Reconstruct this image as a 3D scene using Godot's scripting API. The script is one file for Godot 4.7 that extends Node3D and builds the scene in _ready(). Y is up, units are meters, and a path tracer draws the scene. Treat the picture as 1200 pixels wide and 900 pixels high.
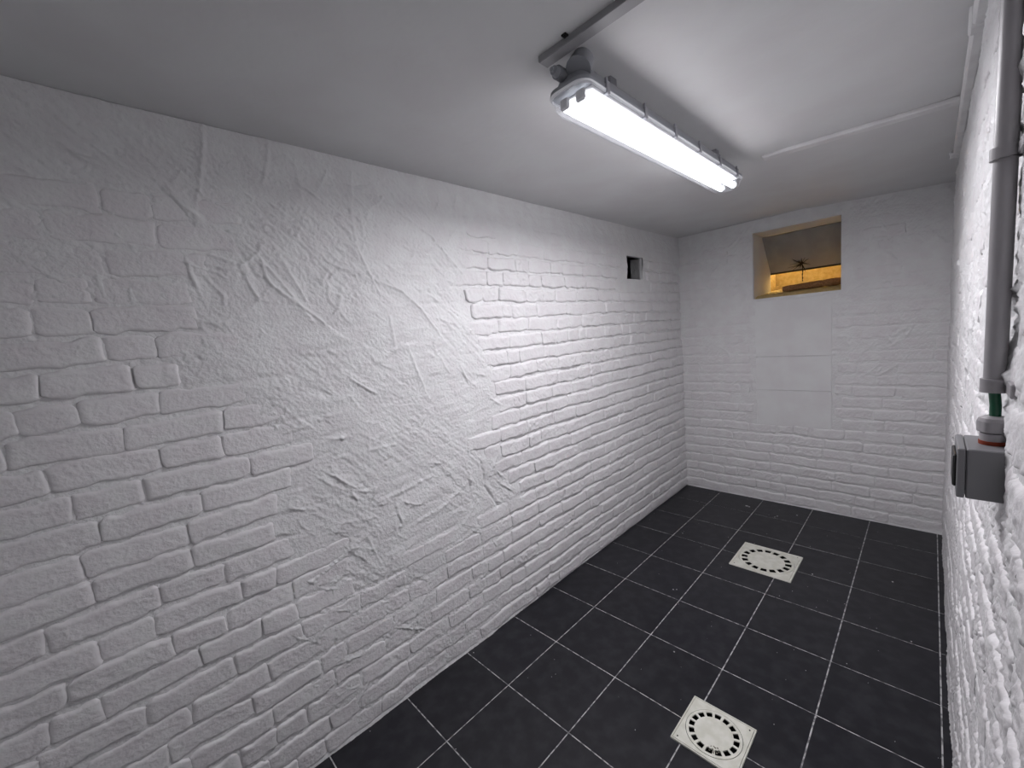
extends Node3D
# White-painted brick cellar room with black floor tiles, a twin fluorescent fitting,
# two floor drains, a small hatch window and a surface switch on the right wall.

const XL := -0.305      # left wall plane
const XR := 1.362       # right wall plane
const ZF := -2.65       # far wall plane
const ZN := 1.9        # near wall plane (behind the camera)
const YC := 2.25        # ceiling
const T := 1.0 / 3.0    # floor tile pitch
const COURSE := 0.0808  # brick course height
const CAM := Vector3(1.2746, 1.5256, 1.0477)
const CAM_ROT := Vector3(-0.11551, 0.80217, -0.08785)
const FOCAL := 478.9    # pixels in a 1200 x 900 frame

var M := {}
var n_low := FastNoiseLite.new()
var n_mid := FastNoiseLite.new()
var n_fine := FastNoiseLite.new()
var n_cell := FastNoiseLite.new()
var names := {}

# ------------------------------------------------------------------ mesh buffer
class Buf:
	var v := PackedVector3Array()
	var n := PackedVector3Array()
	var i := PackedInt32Array()
	func tri(a: Vector3, b: Vector3, c: Vector3, na: Vector3, nb: Vector3, nc: Vector3) -> void:
		var s := v.size()
		v.append(a); v.append(b); v.append(c)
		n.append(na); n.append(nb); n.append(nc)
		i.append(s)
		if (b - a).cross(c - a).dot(na + nb + nc) > 0.0:
			i.append(s + 2); i.append(s + 1)
		else:
			i.append(s + 1); i.append(s + 2)
	func quad(a: Vector3, b: Vector3, c: Vector3, d: Vector3, want: Vector3) -> void:
		# flat quad whose normal points to the side of 'want'
		var nn := (c - a).cross(d - b).normalized()
		if nn.dot(want) < 0.0: nn = -nn
		tri(a, b, c, nn, nn, nn); tri(a, c, d, nn, nn, nn)
	func flat(a: Vector3, b: Vector3, c: Vector3, want: Vector3) -> void:
		var nn := (b - a).cross(c - a).normalized()
		if nn.dot(want) < 0.0: nn = -nn
		tri(a, b, c, nn, nn, nn)
	func grid(p: PackedVector3Array, nu: int, nv: int, out: Vector3, skip := PackedByteArray()) -> void:
		# smooth grid of nu x nv points; out = rough outward direction
		var s := v.size()
		v.append_array(p)
		var flip := 1.0
		var first := (p[1] - p[0]).cross(p[nu] - p[0])
		if nu > 4 and nv > 4:
			var m := (nv / 2) * nu + nu / 2
			first = (p[m + 1] - p[m - 1]).cross(p[m + nu] - p[m - nu])
		if first.dot(out) < 0.0: flip = -1.0
		var nn := PackedVector3Array(); nn.resize(nu * nv)
		for b in nv:
			var b0 := maxi(b - 1, 0) * nu
			var b1 := mini(b + 1, nv - 1) * nu
			for a in nu:
				var du := p[b * nu + mini(a + 1, nu - 1)] - p[b * nu + maxi(a - 1, 0)]
				var dv := p[b1 + a] - p[b0 + a]
				nn[b * nu + a] = (du.cross(dv) * flip).normalized()
		n.append_array(nn)
		var q := PackedInt32Array()
		var has := skip.size() > 0
		for b in nv - 1:
			for a in nu - 1:
				if has and skip[b * (nu - 1) + a]: continue
				var k := s + b * nu + a
				if flip > 0.0:
					q.append(k); q.append(k + nu + 1); q.append(k + 1)
					q.append(k); q.append(k + nu); q.append(k + nu + 1)
				else:
					q.append(k); q.append(k + 1); q.append(k + nu + 1)
					q.append(k); q.append(k + nu + 1); q.append(k + nu)
		i.append_array(q)
	func box(c: Vector3, size: Vector3, bev := 0.0) -> void:
		var h := size * 0.5
		var g := minf(bev, minf(h.x, minf(h.y, h.z)) * 0.95)
		for ax in 3:
			for s in [-1.0, 1.0]:
				var nn := Vector3.ZERO; nn[ax] = s
				var u := (ax + 1) % 3; var w := (ax + 2) % 3
				var q := []
				for e in [[-1, -1], [1, -1], [1, 1], [-1, 1]]:
					var pt := Vector3.ZERO
					pt[ax] = h[ax] * s; pt[u] = (h[u] - g) * e[0]; pt[w] = (h[w] - g) * e[1]
					q.append(c + pt)
				quad(q[0], q[1], q[2], q[3], nn)
		if g <= 0.0: return
		for ax in 3:
			var u := (ax + 1) % 3; var w := (ax + 2) % 3
			for su in [-1.0, 1.0]:
				for sw in [-1.0, 1.0]:
					var q := []
					for e in [[0, -1], [0, 1], [1, 1], [1, -1]]:
						var pt := Vector3.ZERO
						pt[ax] = (h[ax] - g) * e[1]
						pt[u] = su * (h[u] - (g if e[0] == 0 else 0.0)); pt[w] = sw * (h[w] - (g if e[0] == 1 else 0.0))
						q.append(c + pt)
					var want := Vector3.ZERO; want[u] = su; want[w] = sw
					quad(q[0], q[1], q[2], q[3], want)
		for sx in [-1.0, 1.0]:
			for sy in [-1.0, 1.0]:
				for sz in [-1.0, 1.0]:
					var s := Vector3(sx, sy, sz)
					var a := c + Vector3(h.x * sx, (h.y - g) * sy, (h.z - g) * sz)
					var b := c + Vector3((h.x - g) * sx, h.y * sy, (h.z - g) * sz)
					var d := c + Vector3((h.x - g) * sx, (h.y - g) * sy, h.z * sz)
					flat(a, b, d, s)
	func loft(rings: Array, cap0 := true, cap1 := true) -> void:
		# closed rings with equal counts; smooth around, creased where rings repeat
		var m: int = rings[0].size()
		var mid := []
		for r in rings:
			var s := Vector3.ZERO
			for p in r: s += p
			mid.append(s / m)
		for k in rings.size() - 1:
			var a: PackedVector3Array = rings[k]; var b: PackedVector3Array = rings[k + 1]
			for j in m:
				var j1 := (j + 1) % m; var j0 := (j + m - 1) % m; var j2 := (j + 2) % m
				var along := (b[j] - a[j]); var along1 := (b[j1] - a[j1])
				if along.length() < 1e-6 and along1.length() < 1e-6: continue
				var cen: Vector3 = (mid[k] + mid[k + 1]) * 0.5
				var na := (a[j1] - a[j0] + b[j1] - b[j0]).cross(along)
				var nb := (a[j2] - a[j] + b[j2] - b[j]).cross(along1)
				if na.length() < 1e-12: na = nb
				if nb.length() < 1e-12: nb = na
				na = na.normalized(); nb = nb.normalized()
				var o := ((a[j] + a[j1] + b[j] + b[j1]) * 0.25 - cen)
				if na.dot(o) < 0.0: na = -na
				if nb.dot(o) < 0.0: nb = -nb
				tri(a[j], b[j], b[j1], na, na, nb); tri(a[j], b[j1], a[j1], na, nb, nb)
		var first: PackedVector3Array = rings[0]; var last: PackedVector3Array = rings[-1]
		if cap0:
			var w: Vector3 = mid[0] - mid[1]
			for j in m: flat(mid[0], first[j], first[(j + 1) % m], w)
		if cap1:
			var w: Vector3 = mid[-1] - mid[-2]
			for j in m: flat(mid[-1], last[j], last[(j + 1) % m], w)
	func tube(path: Array, rad, sides := 10, cap := true) -> void:
		var rings := []
		var side := Vector3.ZERO
		for k in path.size():
			var d: Vector3 = (path[mini(k + 1, path.size() - 1)] - path[maxi(k - 1, 0)]).normalized()
			if side == Vector3.ZERO:
				side = d.cross(Vector3(0.31, 0.77, 0.55)).normalized()
			side = (side - d * side.dot(d)).normalized()
			var up := d.cross(side)
			var r: float = rad[k] if rad is Array else rad
			var ring := PackedVector3Array()
			for j in sides:
				var a := TAU * j / sides
				ring.append(path[k] + (side * cos(a) + up * sin(a)) * r)
			rings.append(ring)
		loft(rings, cap, cap)
	func mesh() -> ArrayMesh:
		var arr := []
		arr.resize(Mesh.ARRAY_MAX)
		arr[Mesh.ARRAY_VERTEX] = v; arr[Mesh.ARRAY_NORMAL] = n; arr[Mesh.ARRAY_INDEX] = i
		var m := ArrayMesh.new()
		m.add_surface_from_arrays(Mesh.PRIMITIVE_TRIANGLES, arr)
		return m

# ------------------------------------------------------------------ scene helpers
func numbered(called: String) -> String:
	var k: int = names.get(called, 0)
	names[called] = k + 1
	return called if k == 0 else "%s_%03d" % [called, k]

func put(b: Buf, called: String, mat: Material, parent: Node = self) -> MeshInstance3D:
	var o := MeshInstance3D.new()
	o.name = numbered(called) if parent == self else called
	o.mesh = b.mesh()
	o.material_override = mat
	o.cast_shadow = GeometryInstance3D.SHADOW_CASTING_SETTING_ON
	parent.add_child(o, true)
	return o

func tag(o: Node, label := "", category := "", group := "", kind := "") -> void:
	if label: o.set_meta("label", label)
	if category: o.set_meta("category", category)
	if group: o.set_meta("group", group)
	if kind: o.set_meta("kind", kind)

func base(called: String, at: Vector3) -> Node3D:
	var o := Node3D.new()
	o.name = numbered(called)
	add_child(o, true)
	o.position = at
	return o

func ray(px: float, py: float) -> Vector3:
	return Basis.from_euler(CAM_ROT) * Vector3((px - 600.0) / FOCAL, (450.0 - py) / FOCAL, -1.0)

func hit(px: float, py: float, ax: int, val: float) -> Vector3:
	# the pixel's point on the plane that carries the thing
	var d := ray(px, py)
	return CAM + d * ((val - CAM[ax]) / d[ax])

func sstep(a: float, b: float, x: float) -> float:
	var t := clampf((x - a) / (b - a), 0.0, 1.0)
	return t * t * (3.0 - 2.0 * t)

func noise_image(size: int, seed_: int, freq: float, oct: int, kind := FastNoiseLite.TYPE_SIMPLEX_SMOOTH) -> Image:
	var f := FastNoiseLite.new()
	f.seed = seed_; f.frequency = freq; f.noise_type = kind
	f.fractal_type = FastNoiseLite.FRACTAL_FBM if oct > 1 else FastNoiseLite.FRACTAL_NONE
	f.fractal_octaves = oct
	return f.get_seamless_image(size, size)

func tinted(img: Image, a: Color, b: Color, lo := 0.25, hi := 0.75) -> ImageTexture:
	var o := Image.create(img.get_width(), img.get_height(), false, Image.FORMAT_RGB8)
	for y in img.get_height():
		for x in img.get_width():
			o.set_pixel(x, y, a.lerp(b, clampf((img.get_pixel(x, y).r - lo) / (hi - lo), 0.0, 1.0)))
	return ImageTexture.create_from_image(o)

func mat(rough: float, color: Color, metal := 0.0) -> StandardMaterial3D:
	var m := StandardMaterial3D.new()
	m.albedo_color = color; m.roughness = rough; m.metallic = metal
	return m

func tri_mat(rough: float, tex: Texture2D, size: float, bump: Texture2D = null, relief_cm := 0.0) -> StandardMaterial3D:
	var m := StandardMaterial3D.new()
	m.albedo_texture = tex; m.roughness = rough
	m.uv1_triplanar = true; m.uv1_world_triplanar = true
	m.uv1_scale = Vector3.ONE / size
	if bump:
		m.heightmap_enabled = true
		m.heightmap_texture = bump
		m.heightmap_scale = relief_cm
	return m

# ------------------------------------------------------------------ masonry wall
# A wall is a relief of mortar and plaster (grid of heights) with every brick a piece on it.
# map: "L" left wall (u = z), "F" far wall (u = x), "R" right wall (u = z)
func at_wall(map: String, u: float, y: float, h: float) -> Vector3:
	if map == "L": return Vector3(XL + h, y, u)
	if map == "F": return Vector3(u, y, ZF + h)
	return Vector3(XR - h, y, u)

func out_of(map: String) -> Vector3:
	return {"L": Vector3.RIGHT, "F": Vector3.BACK, "R": Vector3.LEFT}[map]

func lump(map: String, u: float, y: float) -> float:
	var k: float = {"L": 0.0, "F": 30.0, "R": 60.0}[map]
	return n_low.get_noise_2d(u * 100.0 + k * 100.0, y * 100.0) * {"L": 0.006, "F": 0.0032, "R": 0.006}[map]

func plaster(map: String, u: float, y: float) -> float:
	# share of the surface smeared over with render: 0 bare painted brick, 1 smooth
	if map == "L":
		var w := n_mid.get_noise_2d(u * 60.0, y * 60.0)
		var band := sstep(-0.46, -0.26, u + w * 0.22) * (1.0 - sstep(0.68, 1.0, u + w * 0.3 + maxf(0.0, 1.0 - y) * 0.35))
		var m := band * 0.99
		m = minf(m, lerpf(0.78, 1.0, sstep(0.45, 0.85, y + w * 0.2)))
		m = maxf(m, 0.93 * sstep(1.86, 2.08, y + w * 0.12))
		m = maxf(m, 0.80 * sstep(1.50, 1.75, y + w * 0.1) * sstep(0.6, 0.9, u))
		m = maxf(m, 0.25 * sstep(0.6, 0.9, u))
		return m
	if map == "F":
		var w := n_mid.get_noise_2d(u * 60.0 + 500.0, y * 60.0)
		var m := lerpf(0.38, 0.86, sstep(0.65, 1.35, y + w * 0.25))
		return maxf(m, 0.95 * sstep(1.9, 2.1, y))
	var w := n_mid.get_noise_2d(u * 60.0 + 900.0, y * 60.0)
	return lerpf(0.30, 0.86, sstep(1.1, 1.45, y + w * 0.2))

func lines(a: float, b: float, step: float, extra: Array) -> PackedFloat32Array:
	var marks := [a, b]
	for e in extra:
		if e > a and e < b: marks.append(e)
	marks.sort()
	var o := PackedFloat32Array()
	for k in marks.size() - 1:
		var n := maxi(1, int(round((marks[k + 1] - marks[k]) / step)))
		for j in n: o.append(lerpf(marks[k], marks[k + 1], float(j) / n))
	o.append(b)
	return o

func stamp_line(h: PackedFloat32Array, us: PackedFloat32Array, vs: PackedFloat32Array, a: Vector2, b: Vector2, wid: float, hgt: float, step_side := 0.0) -> void:
	# a ridge (or, below zero, a groove) along a segment; step_side adds a trowel step on one side
	var r := wid * 3.0 + absf(step_side) * 10.0
	var u0 := us.bsearch(minf(a.x, b.x) - r); var u1 := us.bsearch(maxf(a.x, b.x) + r)
	var v0 := vs.bsearch(minf(a.y, b.y) - r); var v1 := vs.bsearch(maxf(a.y, b.y) + r)
	var d := b - a; var l2 := maxf(d.length_squared(), 1e-9)
	var nrm := Vector2(-d.y, d.x).normalized()
	for j in range(v0, mini(v1, vs.size())):
		for i in range(u0, mini(u1, us.size())):
			var p := Vector2(us[i], vs[j])
			var t := clampf((p - a).dot(d) / l2, 0.0, 1.0)
			var q := p - (a + d * t)
			var dist := q.length()
			var e := exp(-(dist * dist) / (wid * wid)) * hgt * (0.75 + 0.5 * n_fine.get_noise_2d(p.x * 900.0, p.y * 900.0))
			if step_side != 0.0:
				var sd := q.dot(nrm)
				if sd > 0.0: e += hgt * 0.7 * exp(-sd / (absf(step_side) * 4.0))
			var k := j * us.size() + i
			h[k] = maxf(h[k], h[k] * 0.0 + h[k]) + e if hgt > 0.0 else h[k] + e

func stamp_blob(h: PackedFloat32Array, us: PackedFloat32Array, vs: PackedFloat32Array, c: Vector2, ru: float, rv: float, hgt: float) -> void:
	var u0 := us.bsearch(c.x - ru * 2.0); var u1 := us.bsearch(c.x + ru * 2.0)
	var v0 := vs.bsearch(c.y - rv * 2.0); var v1 := vs.bsearch(c.y + rv * 2.0)
	for j in range(v0, mini(v1, vs.size())):
		for i in range(u0, mini(u1, us.size())):
			var du := (us[i] - c.x) / ru; var dv := (vs[j] - c.y) / rv
			h[j * us.size() + i] += hgt * exp(-(du * du + dv * dv) * 1.6)

func depth_at(map: String, u: float, depth: float) -> float:
	return lerpf(0.0135, 0.0112, sstep(-0.4, 0.5, u)) if map == "L" else depth

func bed_at(map: String, u: float) -> float:
	# how far the bed joints are filled
	return lerpf(0.10, 0.24, sstep(0.2, 0.7, u)) if map == "L" else 0.15

func course_wave(map: String, u: float, k: int) -> float:
	return n_mid.get_noise_2d(u * 90.0 + (300.0 if map == "F" else 0.0) + (700.0 if map == "R" else 0.0), k * 37.0) * 0.0085

func masonry(map: String, called: String, ua: float, ub: float, us: PackedFloat32Array, vs: PackedFloat32Array, hole: Rect2, no_brick: Array, depth: float, traced: Array, rng_seed: int, strokes: Array, u_view: float) -> Node3D:
	var rng := RandomNumberGenerator.new(); rng.seed = rng_seed
	var nu := us.size(); var nv := vs.size()
	var h := PackedFloat32Array(); h.resize(nu * nv)
	var kx := {"L": 0.0, "F": 3000.0, "R": 6000.0}[map] as float
	for j in nv:
		var y := vs[j]
		for i in nu:
			var u := us[i]
			var m := plaster(map, u, y)
			var rough := n_fine.get_noise_2d(u * 1000.0 + kx, y * 1000.0)
			# brush and trowel drag: long in u, short in y
			var drag := n_mid.get_noise_2d((u + y) * 110.0 + kx, (u - y) * 780.0)
			var sweep := n_mid.get_noise_2d(u * 90.0 + kx + 777.0, y * 620.0 + u * 90.0)
			var where := sstep(-0.2, 0.25, n_low.get_noise_2d(u * 130.0 + kx, y * 130.0 + 400.0))
			var patch := n_cell.get_noise_2d(u * 170.0 + kx, y * 230.0)
			var e := lump(map, u, y) + depth_at(map, u, depth) * lerpf(bed_at(map, u), 1.0, m)
			e += rough * (2.4 if map == "R" else 1.0) * lerpf(0.0018, 0.0019 * where + 0.0004, m)
			e += m * (lerpf(sweep, drag, where) * 0.0022 + patch * 0.0034)
			# render that has sunk a little into the joints below it
			if m > 0.5:
				var c := (y - 0.007) / COURSE
				var f := absf(c - round(c)) * COURSE
				e -= 0.0022 * exp(-f * f / 0.00005) * (0.6 + 1.1 * n_mid.get_noise_2d(u * 130.0 + kx, round(c) * 77.0)) * (1.0 - sstep(0.93, 1.0, m) * 0.45)
			e += 0.006 * (1.0 - sstep(0.0, 0.022, y)) # fillet of render along the floor
			h[j * nu + i] = e
	# strokes of render, traced
	for s in strokes:
		var pts: Array = s[0]
		for k in pts.size() - 1:
			var a: Vector3 = hit(pts[k][0], pts[k][1], 0 if map != "F" else 2, XL if map == "L" else (ZF if map == "F" else XR))
			var b: Vector3 = hit(pts[k + 1][0], pts[k + 1][1], 0 if map != "F" else 2, XL if map == "L" else (ZF if map == "F" else XR))
			var pa := Vector2(a.x if map == "F" else a.z, a.y)
			var pb := Vector2(b.x if map == "F" else b.z, b.y)
			stamp_line(h, us, vs, pa, pb, s[1], s[2], s[3] if s.size() > 3 else 0.0)
	# stray trowel ridges, crumbs and pits
	var area := (ub - ua) * YC
	for k in int(area * 62.0):
		var c := Vector2(rng.randf_range(ua, ub), rng.randf_range(0.1, YC - 0.05))
		var m := plaster(map, c.x, c.y)
		if m < 0.55: continue
		var ang := rng.randf_range(-1.2, 0.9) + (PI / 2.0 if rng.randf() < 0.3 else 0.0)
		var len := rng.randf_range(0.02, 0.12)
		var cur := c
		var hg := rng.randf_range(0.0012, 0.0040)
		for q in 3:
			var nx := cur + Vector2(cos(ang), sin(ang)) * len / 3.0
			stamp_line(h, us, vs, cur, nx, rng.randf_range(0.0030, 0.0052), hg, 0.003 if rng.randf() < 0.5 else 0.0)
			cur = nx; ang += rng.randf_range(-0.4, 0.4)
	for k in int(area * (170.0 if map == "R" else 95.0)):
		var c := Vector2(rng.randf_range(ua, ub), rng.randf_range(0.03, YC - 0.03))
		var r := rng.randf_range(0.003, 0.007)
		stamp_blob(h, us, vs, c, r * rng.randf_range(0.8, 2.2), r, rng.randf_range(0.0014, 0.0046) * (1.0 if rng.randf() < 0.68 else -1.3))
	if map == "F": # recess that holds the smooth blocks
		for j in nv:
			for i in nu:
				if no_brick[1].has_point(Vector2(us[i], vs[j])): h[j * nu + i] = minf(h[j * nu + i], 0.004)
	var p := PackedVector3Array(); p.resize(nu * nv)
	for j in nv:
		for i in nu:
			p[j * nu + i] = at_wall(map, us[i], vs[j], h[j * nu + i])
	var skip := PackedByteArray(); skip.resize((nu - 1) * (nv - 1))
	if hole.size.x > 0.0:
		for j in nv - 1:
			for i in nu - 1:
				var c := Vector2((us[i] + us[i + 1]) * 0.5, (vs[j] + vs[j + 1]) * 0.5)
				if hole.has_point(c): skip[j * (nu - 1) + i] = 1
	var b := Buf.new()
	b.grid(p, nu, nv, out_of(map), skip)
	# solid masonry behind the relief, left open at the hole
	var ue := us[us.size() - 1]
	var rects := [Rect2(ua, 0.0, ue - ua, YC)]
	if hole.size.x > 0.0:
		rects = [Rect2(ua, 0, hole.position.x - ua, YC), Rect2(hole.end.x, 0, ue - hole.end.x, YC), Rect2(hole.position.x, 0, hole.size.x, hole.position.y), Rect2(hole.position.x, hole.end.y, hole.size.x, YC - hole.end.y)]
	for r in rects:
		var a := at_wall(map, r.position.x, r.position.y, -0.02)
		var c := at_wall(map, r.end.x, r.end.y, -0.30)
		b.box((a + c) * 0.5, (c - a).abs())
	var wall := put(b, called, M.paint)
	tag(wall, "", "", "", "structure")
	# ---- bricks
	var plane_ax := 0 if map != "F" else 2
	var plane_v := XL if map == "L" else (ZF if map == "F" else XR)
	var rows := int(ceil(YC / COURSE))
	var marks := []
	for k in rows: marks.append([])
	for t in traced:
		var w := hit(t[0], t[1], plane_ax, plane_v)
		var k := int(floor((w.y - 0.007) / COURSE))
		if k >= 0 and k < rows: marks[k].append(w.x if map == "F" else w.z)
	var bricks := []
	for k in rows:
		var y0 := 0.007 + k * COURSE
		if y0 < 0.0 or y0 + COURSE > YC + 0.02: continue
		var cuts := [ua, ub]
		cuts.append_array(marks[k])
		cuts.sort()
		var all := [cuts[0]]
		for c in range(1, cuts.size()):
			var gap: float = cuts[c] - all[-1]
			if gap < 0.055 and c < cuts.size() - 1: continue
			while cuts[c] - all[-1] > 0.27:
				var step := rng.randf_range(0.20, 0.228) if rng.randf() < 0.72 else rng.randf_range(0.098, 0.112)
				if all.size() == 1: step *= rng.randf_range(0.4, 1.0)
				all.append(all[-1] + step)
			all.append(cuts[c])
		for c in all.size() - 1:
			var u0: float = all[c]; var u1: float = all[c + 1]
			if u1 - u0 < 0.045: continue
			var mid := Vector2((u0 + u1) * 0.5, y0 + COURSE * 0.5)
			var m := plaster(map, mid.x, mid.y)
			var roll := rng.randf()
			if m > 0.92 or (m > 0.80 and roll < 0.35): continue
			var bad := false
			for r in no_brick:
				if r.intersects(Rect2(u0, y0 + 0.012, u1 - u0, COURSE - 0.024)): bad = true
			if bad or y0 + COURSE > YC - 0.01: continue
			bricks.append([u0, u1, y0, k, m, absf(mid.x - u_view)])
	# the pieces that show largest are single parts, the rest one part
	var order := bricks.duplicate()
	order.sort_custom(func(a, b2): return a[5] < b2[5])
	var single := {}
	for q in mini(300, order.size()): single[[order[q][3], order[q][0]]] = true
	var rest := Buf.new()
	for r in bricks:
		var one := Buf.new()
		var key := [r[3], r[0]]
		brick(one if single.has(key) else rest, map, r[0], r[1], r[2], r[3], r[4], depth_at(map, (r[0] + r[1]) * 0.5, depth), rng)
		if single.has(key): put(one, "brick", M.paint_brick, wall)
	if rest.v.size() > 0:
		var o := put(rest, "brickwork", M.paint_brick, wall)
		tag(o, "", "", "", "stuff")
	return wall

func brick(b: Buf, map: String, u0: float, u1: float, y0: float, row: int, m: float, depth: float, rng: RandomNumberGenerator) -> void:
	# neighbours in a course meet in a shallow groove; beds above and below are open joints
	var a := u0 - 0.0012; var c := u1 + 0.0012
	var lo := y0 + 0.001 + rng.randf_range(0.0, 0.003); var hi := y0 + COURSE - 0.001 - rng.randf_range(0.0, 0.003)
	var smooth_end := map == "L" and u0 > 0.4
	var off := rng.randf_range(-0.0028, 0.0034) * (1.0 - m * 0.8)
	var tu := rng.randf_range(-0.016, 0.016) * (1.0 - m * 0.6); var tv := rng.randf_range(-0.02, 0.05) * (1.0 - m * 0.6)
	var rough_k := rng.randf_range(0.0014, 0.0034)
	if rng.randf() < 0.4: rough_k *= 2.0
	if smooth_end: rough_k *= 0.40
	if map == "R": rough_k *= 1.4
	var lump_k := rng.randf_range(0.0012, 0.0036) * (0.6 if smooth_end else 1.0)
	var end0 := rng.randf_range(0.35, 1.1); var end1 := rng.randf_range(0.35, 1.1)
	var soft0 := rng.randf_range(0.006, 0.018); var soft1 := rng.randf_range(0.006, 0.018)
	var slant0 := rng.randf_range(-0.12, 0.12); var slant1 := rng.randf_range(-0.12, 0.12)
	var L := c - a; var H := hi - lo
	var cols := [0.0, 0.0, 0.004, 0.009]
	var n := maxi(2, int((L - 0.018) / 0.0085))
	for k in range(1, n): cols.append(0.009 + (L - 0.018) * k / n)
	cols.append_array([L - 0.009, L - 0.004, L, L])
	var rowsv := [0.0, 0.0025, 0.006, H * 0.17, H * 0.27, H * 0.37, H * 0.47, H * 0.57, H * 0.67, H - 0.016, H - 0.009, H - 0.004, H]
	var nu := cols.size(); var nv := rowsv.size()
	var p := PackedVector3Array(); p.resize(nu * nv)
	var sd := rng.randf() * 1000.0
	var rr := rng.randf_range(0.010, 0.026)
	for q in nv:
		for i in nu:
			var x: float = cols[i]; var y: float = rowsv[q]
			var ex := minf(x, L - x); var ey := minf(y, H - y)
			var wob := maxf(0.0, 1.0 - ey / 0.022)
			# ragged arrises, worn corners, slanting ends
			var near0 := maxf(0.0, 1.0 - x / 0.05); var near1 := maxf(0.0, 1.0 - (L - x) / 0.05)
			var u := a + x
			var v := lo + y + course_wave(map, a + x, row) + (n_mid.get_noise_2d(x * 420.0 + sd + 300.0, 40.0 if y < H * 0.5 else 90.0) * 0.0085 + n_fine.get_noise_2d(x * 900.0 + sd, 40.0 if y < H * 0.5 else 90.0) * 0.003) * wob
			if ex < rr and ey < rr:
				var w := (1.0 - ex / rr)
				v += (1.0 if y < H * 0.5 else -1.0) * w * w * 0.010 * wob
			u += (slant0 * near0 + slant1 * near1) * (y - H * 0.5) + n_mid.get_noise_2d(y * 500.0 + sd, 10.0) * 0.003 * maxf(near0, near1)
			var ty := 1.0 - clampf((y / 0.006) if y < H * 0.5 else ((H - y) / (0.008 if smooth_end else 0.012)), 0.0, 1.0)
			var tx := maxf((1.0 - clampf(x / soft0, 0.0, 1.0)) * end0, (1.0 - clampf((L - x) / soft1, 0.0, 1.0)) * end1)
			var face := depth + off + tu * (x - L * 0.5) + tv * (y - H * 0.5)
			face += (n_fine.get_noise_2d(u * 1000.0, v * 1000.0 + row * 91.0) * rough_k + n_mid.get_noise_2d(u * 480.0 + sd, v * 480.0) * lump_k) * (1.0 - m * 0.4)
			var foot := depth * lerpf(bed_at(map, u), 0.9, m) - 0.006
			var drop := (face - foot) * (1.0 if i == 0 or i == nu - 1 else maxf(ty * ty, tx * tx * 0.85))
			p[q * nu + i] = at_wall(map, u, v, lump(map, u, v) + face - drop)
	b.grid(p, nu, nv, out_of(map))

# ------------------------------------------------------------------ floor tiles
func tile(b: Buf, poly: PackedVector2Array, top: float, low: float, bev: float) -> void:
	# rectilinear outline in (x, z), chamfered along its upper edge
	var n := poly.size()
	var area := 0.0
	for k in n: area += poly[k].cross(poly[(k + 1) % n])
	var sgn := 1.0 if area > 0.0 else -1.0
	var ins := PackedVector2Array()
	for k in n:
		var d0 := (poly[k] - poly[(k + n - 1) % n]).normalized(); var d1 := (poly[(k + 1) % n] - poly[k]).normalized()
		var n0 := Vector2(-d0.y, d0.x) * sgn; var n1 := Vector2(-d1.y, d1.x) * sgn
		ins.append(poly[k] + (n0 + n1) * bev)
	var ids := Geometry2D.triangulate_polygon(ins)
	for k in range(0, ids.size(), 3):
		var q := []
		for z in 3: q.append(Vector3(ins[ids[k + z]].x, top, ins[ids[k + z]].y))
		b.tri(q[0], q[1], q[2], Vector3.UP, Vector3.UP, Vector3.UP)
	for k in n:
		var k1 := (k + 1) % n
		var a := poly[k]; var c := poly[k1]
		var nn := Vector3((c - a).y, 0.0, -(c - a).x).normalized() * sgn
		b.quad(Vector3(a.x, top - bev, a.y), Vector3(c.x, top - bev, c.y), Vector3(ins[k1].x, top, ins[k1].y), Vector3(ins[k].x, top, ins[k].y), nn + Vector3.UP)
		b.quad(Vector3(a.x, low, a.y), Vector3(c.x, low, c.y), Vector3(c.x, top - bev, c.y), Vector3(a.x, top - bev, a.y), nn)

func rrect(cx: float, cz: float, w: float, l: float, r: float, y: float, seg := 5) -> PackedVector3Array:
	var o := PackedVector3Array()
	for q in 4:
		var sx := 1.0 if q in [0, 3] else -1.0
		var sz := 1.0 if q in [0, 1] else -1.0
		for k in seg + 1:
			var a := (q + float(k) / seg) * PI / 2.0
			o.append(Vector3(cx + sx * (w * 0.5 - r) + cos(a) * r, y, cz + sz * (l * 0.5 - r) + sin(a) * r))
	return o

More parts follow.
